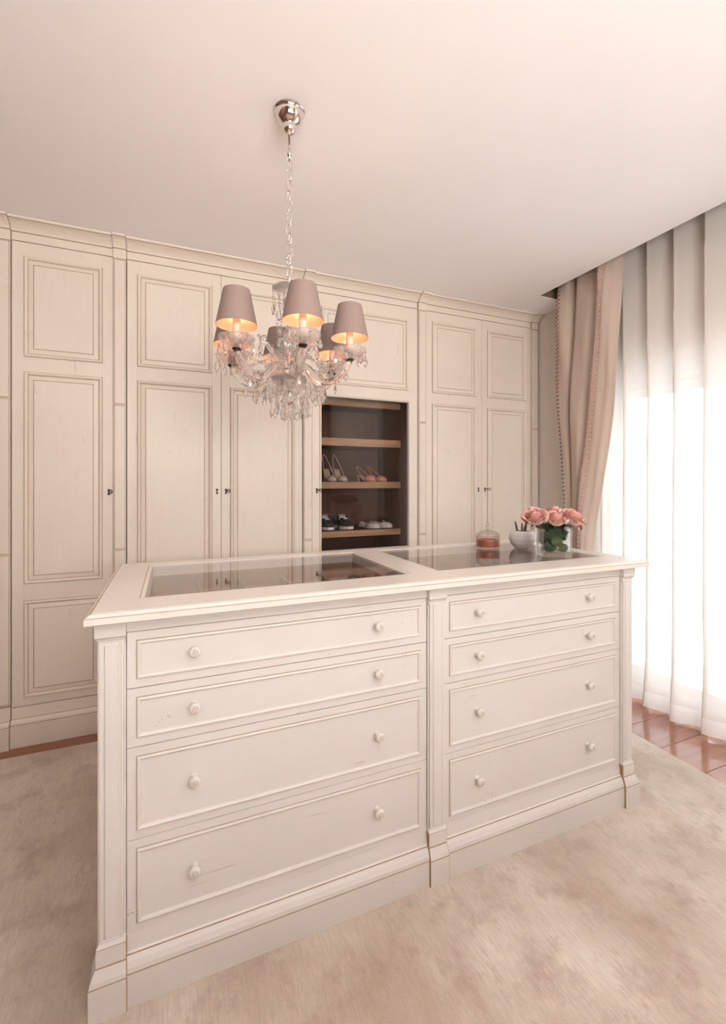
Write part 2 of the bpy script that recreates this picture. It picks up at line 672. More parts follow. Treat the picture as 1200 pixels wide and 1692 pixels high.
def cab_door(x0, x1, parent, key_x=None, key=False, glass_door=False):
    g = .0010
    x0 += g
    x1 -= g
    s = .050
    if not glass_door:
        ops = [(x0 + s, x1 - s, a, b) for a, b in PZ]
        d = door_frame(x0, x1, ZD0, ZD1, YD, .024, ops, ['cream_v'], 'door', parent)
        for (a0, a1, b0, b1) in ops:
            MB().ring(a0, a1, b0, b1, DOORP, front(YD)).build('panel', ['cream_v', 'glaze2'], d, solid=False)
    else:
        ops = [(.872, 1.497, .862, 1.848), (.872, 1.497, 1.93, 2.42)]
        d = door_frame(x0, x1, ZD0, ZD1, YD, .024, [(.872, 1.497, .222, .78)] + ops, ['cream_v'], 'door', parent)
        for (a0, a1, b0, b1) in ((.872, 1.512, .222, .78), (.872, 1.512, 1.93, 2.42)):
            MB().ring(a0, min(a1, 1.497), b0, b1, DOORP, front(YD)).build('panel', ['cream_v', 'glaze2'], d, solid=False)
        a0, a1, b0, b1 = ops[0]
        MB().ring(a0 - .012, a1 + .012, b0 - .012, b1 + .012, [(0, 0, 1), (.0015, 0, 0), (.003, .005, 0), (.009, .006, 0), (.012, .0, 0), (.0125, -.012, 0)], front(YD), fill=False).build('bead', ['cream_v', 'glaze2'], d, solid=False)
        MB().box(a0 - .006, a1 + .006, YD + .012, YD + .016, b0 - .006, b1 + .006).build('glass_pane', ['pane'], d)
    if key_x is not None:
        keyhole(key_x, 1.252, d, key)
    return d


CORN = [(0, 2.506, 0), (0, 2.546, 1), (.002, 2.549, 0), (.008, 2.551, 0), (.009, 2.556, 0), (.014, 2.562, 0), (.024, 2.572, 0), (.040, 2.581, 0),
        (.058, 2.586, 1), (.060, 2.588, 0), (.066, 2.590, 0), (.068, CE - .001, 0)]
PLIN = [(.024, FL, 0), (.024, .098, 1), (.023, .101, 0), (.021, .110, 0), (.014, .118, 0), (.008, .123, 1), (.006, .126, 0), (.004, .128, 0), (0, .178, 0)]


def run(x0, x1, parent):
    MB().sweep(x0, x1, YD, YD + .1, CORN, (0, 0, 1, 0)).build('cornice', ['cream_h', 'glaze2'], parent)
    MB().sweep(x0, x1, YD, YD + .1, PLIN, (0, 0, 1, 0)).build('plinth', ['cream_h', 'glaze2'], parent)


def pilaster(x0, x1, parent):
    y = 2.728
    b = MB()
    segs = [(.20, .939), (.9415, 1.714), (1.7165, 2.492)]
    b.box(x0 + .003, x1 - .003, y + .003, YD + .06, FL, 2.55, 1)
    for (a, z) in segs:
        b.ring(x0 + .001, x1 - .001, a, z, [(0, -.02, 0), (0, 0, 0), (.003, 0, 1), (.0048, 0, 0), (.007, .003, 0)], front(y))
    p = b.build('pilaster', ['cream_v', 'glaze'], parent, solid=False)
    cp = [(o + .012, z, m) for o, z, m in CORN]
    cp = [(.010, 2.494, 1), (.012, 2.496, 0), (.012, 2.504, 0)] + cp
    MB().sweep(x0 - .0005, x1 + .0005, YD, YD + .1, cp, (0, 0, 1, 0)).build('capital', ['cream_h', 'glaze2'], p)
    bp = [(o + .012, z, m) for o, z, m in PLIN] + [(.016, .180, 0), (.016, .192, 1), (.013, .198, 0)]
    MB().sweep(x0 - .0005, x1 + .0005, YD, YD + .1, bp, (0, 0, 1, 0)).build('pilaster_base', ['cream_h', 'glaze2'], p)
    # dark joint where the block meets its neighbours
    MB().box(x0 - .0018, x1 + .0018, YD - .006, YD + .05, 2.508, CE - .012).build('joint_strip', ['glaze'], p)
    MB().box(x0 - .0018, x1 + .0018, YD - .006, YD + .05, FL + .002, .17).build('joint_strip', ['glaze'], p)
    return p


def carcass(x0, x1, parent):
    MB().box(x0, x1, YD + .010, YF - .02, .02, 2.55).build('carcass', ['glaze'], parent)


units = []
W = 'wardrobe_unit'
G = 'fitted cream wardrobe units along the back wall'
u0 = thing(W, (-1.1, YD, FL), 'cream wardrobe bay cut by the left frame edge, only its pilaster showing', 'wardrobe', G)
u1 = thing(W, (-.5, YD, FL), 'narrow single-door cream wardrobe at far left with three visible panels', 'wardrobe', G)
u2 = thing(W, (.3, YD, FL), 'double-door cream wardrobe behind the chandelier, left of the glazed shoe cabinet', 'wardrobe', G)
u3 = thing(W, (1.2, YD, FL), 'cream wardrobe with a glazed door showing shoes on brown shelves', 'wardrobe', G)
u4 = thing(W, (2.1, YD, FL), 'double-door cream wardrobe at right beside the beige drape', 'wardrobe', G)
# bay 0
carcass(-1.35, -.80, u0)
run(-1.35, -.803, u0)
cab_door(-1.35, -.803, u0)
pilaster(-.800, -.738, u0)
# bay 1
carcass(-.735, -.292, u1)
run(-.735, -.293, u1)
cab_door(-.736, -.291, u1, -.312, True)
pilaster(-.290, -.229, u1)
# bay 2
carcass(-.226, .746, u2)
run(-.226, .747, u2)
cab_door(-.227, .262, u2, .238, False)
cab_door(.262, .748, u2, .288, True)
pilaster(.750, .811, u2)
# bay 3, glazed: open carcass with brown lining
x0, x1 = .815, 1.568
cb = MB()
cb.box(x0, .840, YD + .03, YF - .02, .02, 2.55).box(1.505, x1, YD + .03, YF - .02, .02, 2.55)
cb.box(.840, 1.505, YF - .04, YF - .02, .02, 2.55).box(.840, 1.505, YD + .03, YF - .04, .02, .04).box(.840, 1.505, YD + .03, YF - .04, 2.53, 2.55)
cb.build('carcass', ['walnut'], u3)
for (z0, z1) in ((1.547, 1.600), (1.258, 1.304), (.928, .970), (.56, .60)):
    sh = MB().box(.8405, 1.5045, 2.895, YF - .041, z0 + .008, z1).build('shelf', ['walnut'], u3)
    MB().box(.8405, 1.5045, 2.87, 2.895, z0, z1, 0, .002).build('shelf_edge', ['oak'], sh)
tr = MB().box(.8405, 1.5045, 2.895, YF - .041, 1.845, 1.865).build('shelf', ['walnut'], u3)
MB().box(.8405, 1.5045, 2.87, 2.895, 1.819, 1.866, 0, .002).build('shelf_edge', ['oak'], tr)
run(.813, 1.568, u3)
cab_door(.812, 1.570, u3, .840, True, True)
pilaster(1.572, 1.634, u3)
# bay 4
carcass(1.638, 2.582, u4)
run(1.637, 2.582, u4)
cab_door(1.636, 2.114, u4, 2.084, False)
cab_door(2.114, 2.583, u4, 2.142, True)
pilaster(2.586, 2.645, u4)

# ------------------------------------------------------------------ the island
IX0, IX1, IY0, IY1 = -.170, 1.727, 1.262, 1.925   # body to the pilaster faces
YC = 1.278                                        # drawer faces
isl = thing('drawer_island', (.78, 1.59, 0), 'distressed ivory drawer island with two glass display tops and a stepped plinth', 'chest of drawers')
MB().box(IX0 + .012, IX1 - .012, YC + .010, IY1 - .012, .0, .86).build('carcass', ['glaze'], isl)
# plinth round the whole body
IPL = [(.012, .0, 0), (.012, .081, 1), (.0115, .0835, 0), (.010, .094, 0), (.004, .106, 0), (-.003, .116, 1), (-.004, .119, 0), (-.008, .122, 0), (-.0135, .160, 0)]
MB().sweep(IX0, IX1, IY0, IY1, [(o - .003, z, m) for o, z, m in IPL]).build('plinth', ['white_h', 'glaze2'], isl)
# frieze under the top
MB().sweep(IX0, IX1, IY0, IY1, [(-.014, .9235, 0), (-.014, .95, 0), (-.004, .961, 0)], cap=False).build('frieze', ['white_h'], isl)


def island_post(x0, x1, y0, y1, ex, ox):
    b = MB()
    b.box(x0 + .0055, x1 - .0055, y0 + .0045, y1, .12, .93)
    b.box(x0 + .0008, x1 - .0004, y0 + .011, y1 - .001, .12, .93)
    b.ring(x0 + .005, x1 - .005, .168, .912, [(0, -.012, 0), (0, 0, 0), (.006, 0, 0), (.008, -.002, 1), (.0095, -.002, 0), (.013, .0025, 0)], front(y0 + .003))
    p = b.build('corner_post', ['white_v', 'glaze'], isl, solid=False)
    MB().sweep(x0, x1, y0, y1, [(.016, .0, 0), (.016, .082, 1), (.0155, .0845, 0), (.013, .094, 0), (.008, .105, 0), (.003, .116, 1), (.002, .119, 0), (.0018, .160, 1), (.0018, .1615, 0), (-.003, .170, 0), (-.004, .172, 0)], ex).build('post_base', ['white_h', 'glaze2'], p)
    jl = [(o - .0009, z, 0) for o, z in ((.016, .0), (.016, .082), (.013, .094), (.008, .105), (.003, .116), (.0018, .12), (.0018, .160))]
    MB().sweep(x0 - .0017 * (ex[0] < 1) + .002 * (ex[0] == 1), x1 + .0017 * (ex[1] < 1) - .002 * (ex[1] == 1), y0, y1, jl, ex).build('joint_strip', ['glaze'], p)
    MB().sweep(x0, x1, y0, y1, [(-.006, .902, 1), (-.0045, .9035, 0), (-.003, .909, 0), (.002, .917, 0), (.004, .919, 1), (.0045, .9205, 0), (.0045, .961, 0)], ex).build('post_capital', ['white_h', 'glaze2'], p)
    return p


PX = [(IX0, -.107), (.766, .830), (1.667, IX1)]
island_post(*PX[0], IY0, IY0 + .06, (1, .15, 1, 0), 0)
island_post(*PX[1], IY0, IY0 + .06, (.15, .15, 1, 0), 0)
island_post(*PX[2], IY0, IY0 + .06, (.15, 1, 1, 0), 0)
# side and back boards of the body with sunk panels
for sgn in (0, 1):
    b = MB()
    x = IX0 + .012 if sgn == 0 else IX1 - .012
    d = -1 if sgn == 0 else 1
    mp = lambda a, bb, o, x=x, d=d: (x + d * o, a, bb)
    b.ring(IY0 + .06, IY1 - .01, .15, .93, [(0, 0, 0), (.05, 0, 0)] + [(i + .05, o, m) for i, o, m in DOORP[1:]], mp)
    b.build('side_panel', ['white_v', 'glaze2'], isl, solid=False)
b = MB()
b.ring(IX0 + .01, IX1 - .01, .15, .93, [(0, 0, 0), (.06, 0, 0)] + [(i + .06, o, m) for i, o, m in DOORP[1:]], lambda a, bb, o: (a, IY1 - .010 + o, bb))
b.build('back_panel', ['white_h', 'glaze2'], isl, solid=False)
# drawers
knob = MB().lathe([(0, 0), (.0105, 0), (.0105, .003), (.0065, .006), (.006, .012), (.010, .016), (.0145, .022), (.0145, .027), (.0115, .031), (.007, .0325), (.006, .0315), (.003, .0315), (.0025, .033), (0, .033)], (0, 0, 0), 20,
                  mats=[0, 0, 0, 0, 0, 0, 0, 0, 0, 1, 0, 1, 0, 0], axis='-y').mesh('knob', ['white_v', 'glaze'], True)
ZR = [.159, .394, .628, .778, .9225]
for (x0, x1, kx) in ((-.1058, .7648, (.054, .587)), (.8312, 1.6658, (.966, 1.487))):
    for k in range(4):
        z0, z1 = ZR[k] + .0012, ZR[k + 1] - .0012
        kz = (.281, .517, .710, .857)[k]
        d = MB()
        d.box(x0, x1, YC + .001, YC + .016, z0, z1, 0, .001)
        m_ = .021
        d.ring(x0 + .0002, x1 - .0002, z0 + .0002, z1 - .0002, [(0, 0, 0), (m_, 0, 0)] + [(i + m_, o, m) for i, o, m in DRAWP], front(YC))
        # shallow drawer box behind the front
        dr = d.build('drawer', ['white_h', 'glaze2'], isl, solid=False)
        for x in kx:
            o = inst('knob', knob, dr)
            o.location = Vector((x, YC + .003, kz))
            if random.random() < 2:
                o.rotation_euler = (0, random.uniform(0, 6), 0)
# worktop
TX0, TX1, TY0, TY1 = -.191, 1.764, 1.222, 1.958
ZT = .988
holes = [(-.082, .750, 1.355, 1.880), (.862, 1.690, 1.362, 1.880)]
t = MB()
skirt = [(0 - .004, .9605, 1), (-.001, .962, 0), (0, .964, 0), (0, .978, 1), (-.001, .9795, 0), (-.006, .982, 0), (-.010, .9865, 1), (-.0122, .9868, 0), (-.0135, ZT, 0)]
t.sweep(TX0, TX1, TY0, TY1, skirt, cap=False)
i_ = .0135
xs = [TX0 + i_, holes[0][0], holes[0][1], holes[1][0], holes[1][1], TX1 - i_]
for k in range(5):
    ys = [TY0 + i_, TY1 - i_]
    if k in (1, 3):
        h = holes[k // 2]
        ys = [TY0 + i_, h[2], h[3], TY1 - i_]
    for j in range(0, len(ys), 2):
        t.add([(xs[k], ys[j], ZT), (xs[k + 1], ys[j], ZT), (xs[k + 1], ys[j + 1], ZT), (xs[k], ys[j + 1], ZT)], [(0, 1, 2, 3)])
t.box(TX0 + .02, TX1 - .02, TY0 + .02, TY0 + .125, .960, ZT - .002).box(TX0 + .02, TX1 - .02, TY1 - .07, TY1 - .02, .960, ZT - .002)
top = t.build('worktop', ['top', 'glaze2'], isl, solid=False)
for n_, h in enumerate(holes):
    MB().ring(h[0], h[1], h[2], h[3], [(0, 0, 1), (.002, 0, 0), (.0025, -.001, 0), (.012, -.002, 0), (.014, -.0055, 1), (.0155, -.0055, 0), (.016, -.04, 0)], topmap(ZT), fill=False).build('bead', ['top', 'glaze'], top, solid=False)
    MB().box(h[0] + .006, h[1] - .006, h[2] + .006, h[3] - .006, ZT - .0105 + .004, ZT - .002).build('glass_pane', ['pane_top'], top)
    # tray below the glass with low dividers
    tb = MB()
    a0, a1, b0, b1 = h[0] + .015, h[1] - .015, h[2] + .015, h[3] - .015
    tb.box(a0, a1, b0, b1, .878, .884, 1)
    tb.box(a0 - .006, a0, b0, b1, .878, ZT - .012).box(a1, a1 + .006, b0, b1, .878, ZT - .012)
    tb.box(a0, a1, b0 - .006, b0, .878, ZT - .012).box(a0, a1, b1, b1 + .006, .878, ZT - .012)
    tray = tb.build('display_tray', ['walnut_h', 'felt'], isl)
    for q in range(1, 5):
        x = a0 + (a1 - a0) * q / 5
        MB().box(x - .004, x + .004, b0, b1, .884, .915).build('divider', ['walnut_h'], tray)
    MB().box(a0, a1, (b0 + b1) / 2 - .004, (b0 + b1) / 2 + .004, .884, .917).build('divider', ['walnut_h'], tray)

# ------------------------------------------------------------------ curtains
sh = MB()
SY0, SY1 = 2.30, .42
NZ = 26
NYs = 470


FOLD = .161


def sheer_pt(y, z):
    """each fold starts at its front edge, recedes towards the camera end and turns sharply forward again"""
    q = (1.937 - y) / FOLD + .10 * math.sin(y * 5.1) + .03 * math.sin(z * 1.7 + y * 4)
    f = q - math.floor(q)
    amp = .026 + .005 * math.sin(y * 6.3)
    if f < .80:
        t = f / .80
        e = .35 * t + .65 * t * t * (3 - 2 * t)
        x, dy = -1 + 2 * e, 0
    else:
        t = (f - .80) / .20
        t = t * t * (3 - 2 * t)
        x, dy = 1 - 2 * t, .030 * math.sin(PI * (f - .80) / .20)
    flare = max(0, .25 - z) * .10
    return (2.565 + amp * x + .004 * math.sin(3 * y + 2 * z) - flare * (.5 - .5 * x), y - dy, z)


ZS0, ZS1 = FL + .004, 2.772
HEM = .085
sh.grid(NYs, NZ, lambda u, v: sheer_pt(SY0 + (SY1 - SY0) * u, HEM + (ZS1 - HEM) * v))
sheer = sh.build('sheer_curtain', ['sheer'], smooth=True, solid=False)
tag(sheer, 'floor-length white sheer curtain in soft folds over the bright balcony door', 'curtain')
MB().grid(NYs, 3, lambda u, v: sheer_pt(SY0 + (SY1 - SY0) * u, ZS0 + .006 * math.sin(31 * u) * (1 - v) + .006 + (HEM - ZS0 - .006) * v)).build('hem', ['hem'], sheer, smooth=True, solid=False)
# heavy drape
LKEY = [(2.76, 2.345), (2.65, 2.354), (2.3, 2.375), (1.96, 2.375), (1.54, 2.338), (1.16, 2.286), (.95, 2.27), (.7, 2.30), (0, 2.34)]
RKEY = [(2.76, 1.870), (2.64, 1.874), (2.16, 1.902), (1.84, 1.922), (1.44, 1.984), (1.10, 2.049), (.90, 2.10), (.7, 2.06), (0, 1.98)]
TKEY = [(2.76, 1.985), (2.63, 1.989), (2.20, 2.032), (1.75, 2.076), (1.44, 2.113), (1.17, 2.145), (.9, 2.16), (.7, 2.15), (0, 2.10)]
FKEY = [(2.76, 2.205), (2.57, 2.211), (2.26, 2.236), (1.7, 2.261), (1.16, 2.235), (.9, 2.225), (0, 2.25)]


def key(K, z):
    for (za, a), (zb, b_) in zip(K, K[1:]):
        if zb <= z <= za:
            t_ = (za - z) / (za - zb)
            return a + (b_ - a) * t_
    return K[-1][1]


def smkey(K, z):
    return sum(key(K, min(2.75, max(0, z + d))) for d in (-.15, -.075, 0, .075, .15)) / 5


# fold profile: s along the cloth, (fraction between the four guide lines, x offset)
PROF = [(0, 2.500), (.06, 2.462), (.20, 2.448), (.55, 2.452), (.80, 2.462), (.95, 2.488), (1.0, 2.505), (1.03, 2.468), (1.2, 2.440), (1.6, 2.432), (1.85, 2.452),
        (1.97, 2.470), (2.0, 2.430), (2.1, 2.412), (2.35, 2.418), (2.7, 2.440), (3.0, 2.478)]


def drape_pt(s, z):
    for (a, xa), (b_, xb) in zip(PROF, PROF[1:]):
        if a <= s <= b_:
            t_ = (s - a) / (b_ - a)
            t_ = t_ * t_ * (3 - 2 * t_)
            x = xa + (xb - xa) * t_
            break
    g = [smkey(K, z) for K in (LKEY, FKEY, TKEY, RKEY)]
    k = min(2, int(s))
    y = g[k] + (g[k + 1] - g[k]) * (s - k)
    x += .006 * math.sin(z * 4.1 + s * 3) + .004 * math.sin(z * 9 + s * 6) * (1 if z < 2.5 else 1.6)
    if z > 2.45:
        x += .010 * math.sin(s * 9) * (z - 2.45) / .3
    return (x, y, z)


svals = []
for (a, _), (b_, _) in zip(PROF, PROF[1:]):
    n_ = 5 if b_ - a > .05 else 4
    svals += [a + (b_ - a) * i / n_ for i in range(n_)]
svals.append(3.0)


def make_drape(flip, label):
    mp = (lambda p: (p[0], 2.70 - p[1], p[2])) if flip else (lambda p: p)
    dm = MB().grid(len(svals) - 1, 60, lambda u, v: mp(drape_pt(svals[round(u * (len(svals) - 1))], .004 + FL + (2.765 - FL - .004) * v)))
    d = dm.build('drape', ['drape'], smooth=True, solid=False)
    md = d.modifiers.new('thickness', 'SOLIDIFY')
    md.thickness = .003
    tag(d, label, 'curtain', 'beige drapes of the balcony door')

    def band(s0, s1, off, text):
        def fn(u, v):
            p = drape_pt(s0 + (s1 - s0) * u, .01 + 2.74 * v)
            return mp((p[0] - off, p[1], p[2]))
        tag(MB().grid(8, 60, fn).build('trim_band', ['trim'], d, smooth=True, solid=False), text)

    def dots(sc, n_, r, off, mat):
        b = MB()
        for i in range(n_):
            z = .02 + 2.72 * i / n_
            p = mp(drape_pt(sc, z))
            b.ico((p[0] - off, p[1], z), r, r, r * 1.15, 1)
        tag(b.build('trim_dots', [mat], d, smooth=True), kind='stuff')

    band(.035, .30, .004, 'pinkish band with dark plum dots')
    dots(.06, 100, .0046, .007, 'dot')
    dots(.27, 100, .0040, .006, 'dot')
    band(2.03, 2.32, .0045, 'pinkish band with pale looped dots')
    dots(2.06, 100, .0042, .007, 'dot2')
    dots(2.30, 100, .0042, .007, 'dot2')


make_drape(False, 'gathered beige silk drape with two dotted trims at the wardrobe end of the window')
make_drape(True, 'unseen beige silk drape added at the near end of the window to dim reflections in the glazed wardrobe door')  # added out of view to keep the bright window out of the door glass
# curtain tracks inside the recess
struct(MB().box(2.553, 2.583, .2, 2.40, 2.774, RZ - .004).build('trim_2', ['frame']))
struct(MB().box(2.44, 2.465, .2, 2.40, 2.766, RZ - .004).build('trim_3', ['frame']))

# ------------------------------------------------------------------ chandelier
CXY = (.378, 1.558)
ch = thing('chandelier', (CXY[0], CXY[1], CE), 'six-armed crystal chandelier with taupe shades hanging from the ceiling by a chain', 'chandelier')
# all chandelier parts are in coordinates relative to (CXY, 0): zz() drops them by the ceiling height
def zz(z):
    return z - CE


o = MB().lathe([(0, zz(CE)), (.052, zz(CE)), (.054, zz(CE - .004)), (.050, zz(CE - .008)), (.048, zz(CE - .014)), (.044, zz(CE - .028)), (.034, zz(CE - .042)), (.024, zz(CE - .050)),
                (.023, zz(CE - .053)), (.024, zz(CE - .058)), (.021, zz(CE - .070)), (.012, zz(CE - .080)), (.005, zz(CE - .083)), (0, zz(CE - .084))], (0, 0, 0), 40).build('canopy', ['chrome'], ch, local=True)
smooth_angle(o, 50)
o = MB().lathe([(0, zz(CE - .082)), (.0045, zz(CE - .082)), (.0045, zz(CE - .135)), (.008, zz(CE - .140)), (.010, zz(CE - .148)), (.007, zz(CE - .157)), (.0035, zz(CE - .160)), (.0035, zz(CE - .175)), (0, zz(CE - .176))], (0, 0, 0), 14).build('hook', ['chrome'], ch, True, local=True)
# chain
lpts = []
for i in range(20):
    a = 2 * PI * i / 20
    lpts.append((.0092 * math.cos(a), 0, .0205 * math.sin(a) + (.003 if math.sin(a) > 0 else -.003)))
linkm = MB().tube(lpts, .0021, 6, closed=True).mesh('chain_link', ['chrome'], True)
z = CE - .185
k = 0
while z > 2.03:
    tilt = random.uniform(-.22, .22)
    inst('chain_link', linkm, ch, (.003 * math.sin(k * 1.9), .002 * math.cos(k * 2.3), zz(z)), (tilt * .5, tilt, R_(20 + 90 * (k % 2) + random.uniform(-18, 18))))
    z -= .0375
    k += 1
ZTOP = z + .018
# centre stem: chrome core with pressed-glass pieces
MB().lathe([(0, zz(ZTOP)), (.004, zz(ZTOP)), (.004, zz(1.60)), (0, zz(1.60))], (0, 0, 0), 10).build('core_rod', ['chrome'], ch, local=True)
GL = [[(.008, 1.995), (.016, 1.985), (.050, 1.972), (.058, 1.980), (.058, 1.975), (.050, 1.966), (.014, 1.962), (.008, 1.958)],
      [(.008, 1.955), (.016, 1.94), (.020, 1.90), (.014, 1.86), (.010, 1.845), (.008, 1.84)],
      [(.008, 1.838), (.020, 1.828), (.024, 1.815), (.018, 1.80), (.008, 1.795)],
      [(.008, 1.790), (.014, 1.78), (.030, 1.745), (.034, 1.72), (.028, 1.70), (.010, 1.69)],
      [(.010, 1.650), (.045, 1.662), (.060, 1.668), (.062, 1.662), (.046, 1.640), (.020, 1.628), (.008, 1.626)],
      [(.006, 1.622), (.018, 1.610), (.020, 1.595), (.012, 1.580), (.004, 1.572), (.001, 1.565)]]
for pr in GL:
    o = MB().lathe([(r, zz(h)) for r, h in pr], (0, 0, 0), 24, rib=.05, ribs=8).build('glass_baluster', ['crystal'], ch, True, local=True)
o = MB().lathe([(0, zz(1.695)), (.030, zz(1.695)), (.034, zz(1.688)), (.034, zz(1.66)), (.028, zz(1.652)), (0, zz(1.652))], (0, 0, 0), 24).build('arm_hub', ['chrome'], ch, local=True)
smooth_angle(o)

# shared meshes of the repeated pieces
armp = [(.030, 1.675), (.042, 1.700), (.060, 1.704), (.078, 1.685), (.098, 1.660), (.124, 1.645), (.152, 1.648), (.181, 1.664), (.201, 1.688), (.213, 1.712), (.216, 1.722)]
fine = []
for (a, b_) in zip(armp, armp[1:]):
    for t_ in (0, .25, .5, .75):
        fine.append((a[0] + (b_[0] - a[0]) * t_, 0, zz(a[1] + (b_[1] - a[1]) * t_)))
fine.append((armp[-1][0], 0, zz(armp[-1][1])))
for _ in range(3):
    fine = [fine[0]] + [tuple((fine[i - 1][q] + 2 * fine[i][q] + fine[i + 1][q]) / 4 for q in range(3)) for i in range(1, len(fine) - 1)] + [fine[-1]]
arm_m = MB().tube(fine, .0112, 20, twist=.34, flute=.11, lobes=6).mesh('arm', ['crystal'], True)
RA = .216
cup_m = MB().lathe([(.010, zz(1.722)), (.018, zz(1.720)), (.030, zz(1.726)), (.044, zz(1.735)), (.053, zz(1.747)), (.056, zz(1.757)), (.053, zz(1.756)), (.045, zz(1.745)), (.030, zz(1.734)), (.012, zz(1.731)), (.010, zz(1.722))], (RA, 0, 0), 48, rib=.045, ribs=12).mesh('drip_cup', ['cupglass'], True)
cap_m = MB().lathe([(0, zz(1.714)), (.010, zz(1.714)), (.0145, zz(1.719)), (.0145, zz(1.7215)), (0, zz(1.7215))], (RA, 0, 0), 16).mesh('socket_cap', ['iron'], True)
slv_m = MB().lathe([(0, zz(1.731)), (.0122, zz(1.731)), (.0122, zz(1.812)), (.0105, zz(1.816)), (0, zz(1.816))], (RA, 0, 0), 20).mesh('candle_sleeve', ['sleeve'], True)
blb_m = MB().lathe([(0, zz(1.815)), (.007, zz(1.816)), (.0125, zz(1.830)), (.0135, zz(1.842)), (.009, zz(1.858)), (.003, zz(1.872)), (0, zz(1.874))], (RA, 0, 0), 16).mesh('bulb', ['bulb'], True)
shm = MB()
t_ = .0012
shm.lathe([(.0642, zz(1.792)), (.0412, zz(1.904)), (.0405, zz(1.904)), (.0632, zz(1.792)), (.0642, zz(1.792))], (RA, 0, 0), 48, mats=[0, 0, 1, 1, 1])
shade_m = shm.mesh('lamp_shade', ['shade_out', 'shade_in'], True)
shade_m.set_sharp_from_angle(angle=R_(40))
ringm = MB().tube([(RA + .0620 * math.cos(a), .0620 * math.sin(a), zz(1.7965)) for a in [2 * PI * i / 40 for i in range(40)]], .0013, 6, closed=True)
spm = MB()
for a in (0, 2.1, 4.2):
    spm.tube([(RA + .040 * math.cos(a), .040 * math.sin(a), zz(1.897)), (RA + .012 * math.cos(a), .012 * math.sin(a), zz(1.866))], .001, 5)
sp_m = spm.mesh('shade_carrier', ['chrome'])


def drop_mesh(nm, L, w, mat='crystal'):
    """faceted almond drop with a small bead above, hanging from (0,0,0)"""
    b = MB()
    b.ico((0, 0, -.005), .0042, sub=1)
    top = -.011
    pr = [(.0004, top), (w * .45, top - L * .18), (w, top - L * .55), (w * .75, top - L * .78), (.0004, top - L)]
    loops = []
    for j, (r, h) in enumerate(pr):
        loops.append([(r * math.cos(2 * PI * i / 6 + j * .0), r * .62 * math.sin(2 * PI * i / 6), h) for i in range(6)])
    b.rings(loops, cap0=True, cap1=True)
    return b.mesh(nm, [mat])


dropA = drop_mesh('crystal_drop', .034, .0085)
dropB = drop_mesh('crystal_drop', .046, .0100)
octm = MB()
octm.lathe([(0, .004), (.0065, .002), (.0065, -.002), (0, -.004)], (0, 0, 0), 8)
octa = octm.mesh('crystal_bead', ['crystal'])


def swag(p0, p1, sag, n_, r):
    b = MB()
    for i in range(n_ + 1):
        u = i / n_
        p = [p0[q] + (p1[q] - p0[q]) * u for q in range(3)]
        p[2] -= sag * 4 * u * (1 - u)
        rr = r * (1.25 if i % 3 == 0 else .85)
        b.ico(p, rr, rr, rr, 1)
    return b


th0 = R_(-22.9)
arms = []
for k in range(6):
    ang = R_(50 + 60 * k) + th0
    root = bpy.data.objects.new('arm', arm_m)
    COL.objects.link(root)
    root.parent = ch
    root.rotation_euler = (0, 0, ang)
    arms.append((root, ang))
    for nm, me in (('drip_cup', cup_m), ('socket_cap', cap_m), ('candle_sleeve', slv_m), ('bulb', blb_m), ('lamp_shade', shade_m), ('shade_carrier', sp_m)):
        inst(nm, me, root)
    for j in range(7):
        a = 2 * PI * (j + .3) / 7
        inst('crystal_drop', dropA if j % 2 else dropB, root, (RA + .053 * math.cos(a), .053 * math.sin(a), zz(1.750)), (random.uniform(-.05, .05), random.uniform(-.05, .05), a + random.uniform(-.6, .6)))
    inst('crystal_drop', dropB, root, (.128, 0, zz(1.637)), (0, 0, random.uniform(0, 3)))
    inst('crystal_drop', dropA, root, (.165, 0, zz(1.648)), (0, 0, random.uniform(0, 3)))
    # big flat bead and cluster on the arm's lower bend
    for q in range(5):
        inst('crystal_bead', octa, root, (.118 + .007 * q, random.choice((-1, 1)) * .009, zz(1.652 + .004 * (q % 2))), (R_(90), random.uniform(0, 3), random.uniform(0, 3)))
    l = bpy.data.lights.new('bulb_light', 'POINT')
    l.energy = 0.32
    l.color = (1.0, .66, .48)
    l.shadow_soft_size = .012
    lo = bpy.data.objects.new('bulb_light', l)
    COL.objects.link(lo)
    lo.parent = root
    lo.location = (RA, 0, zz(1.880))
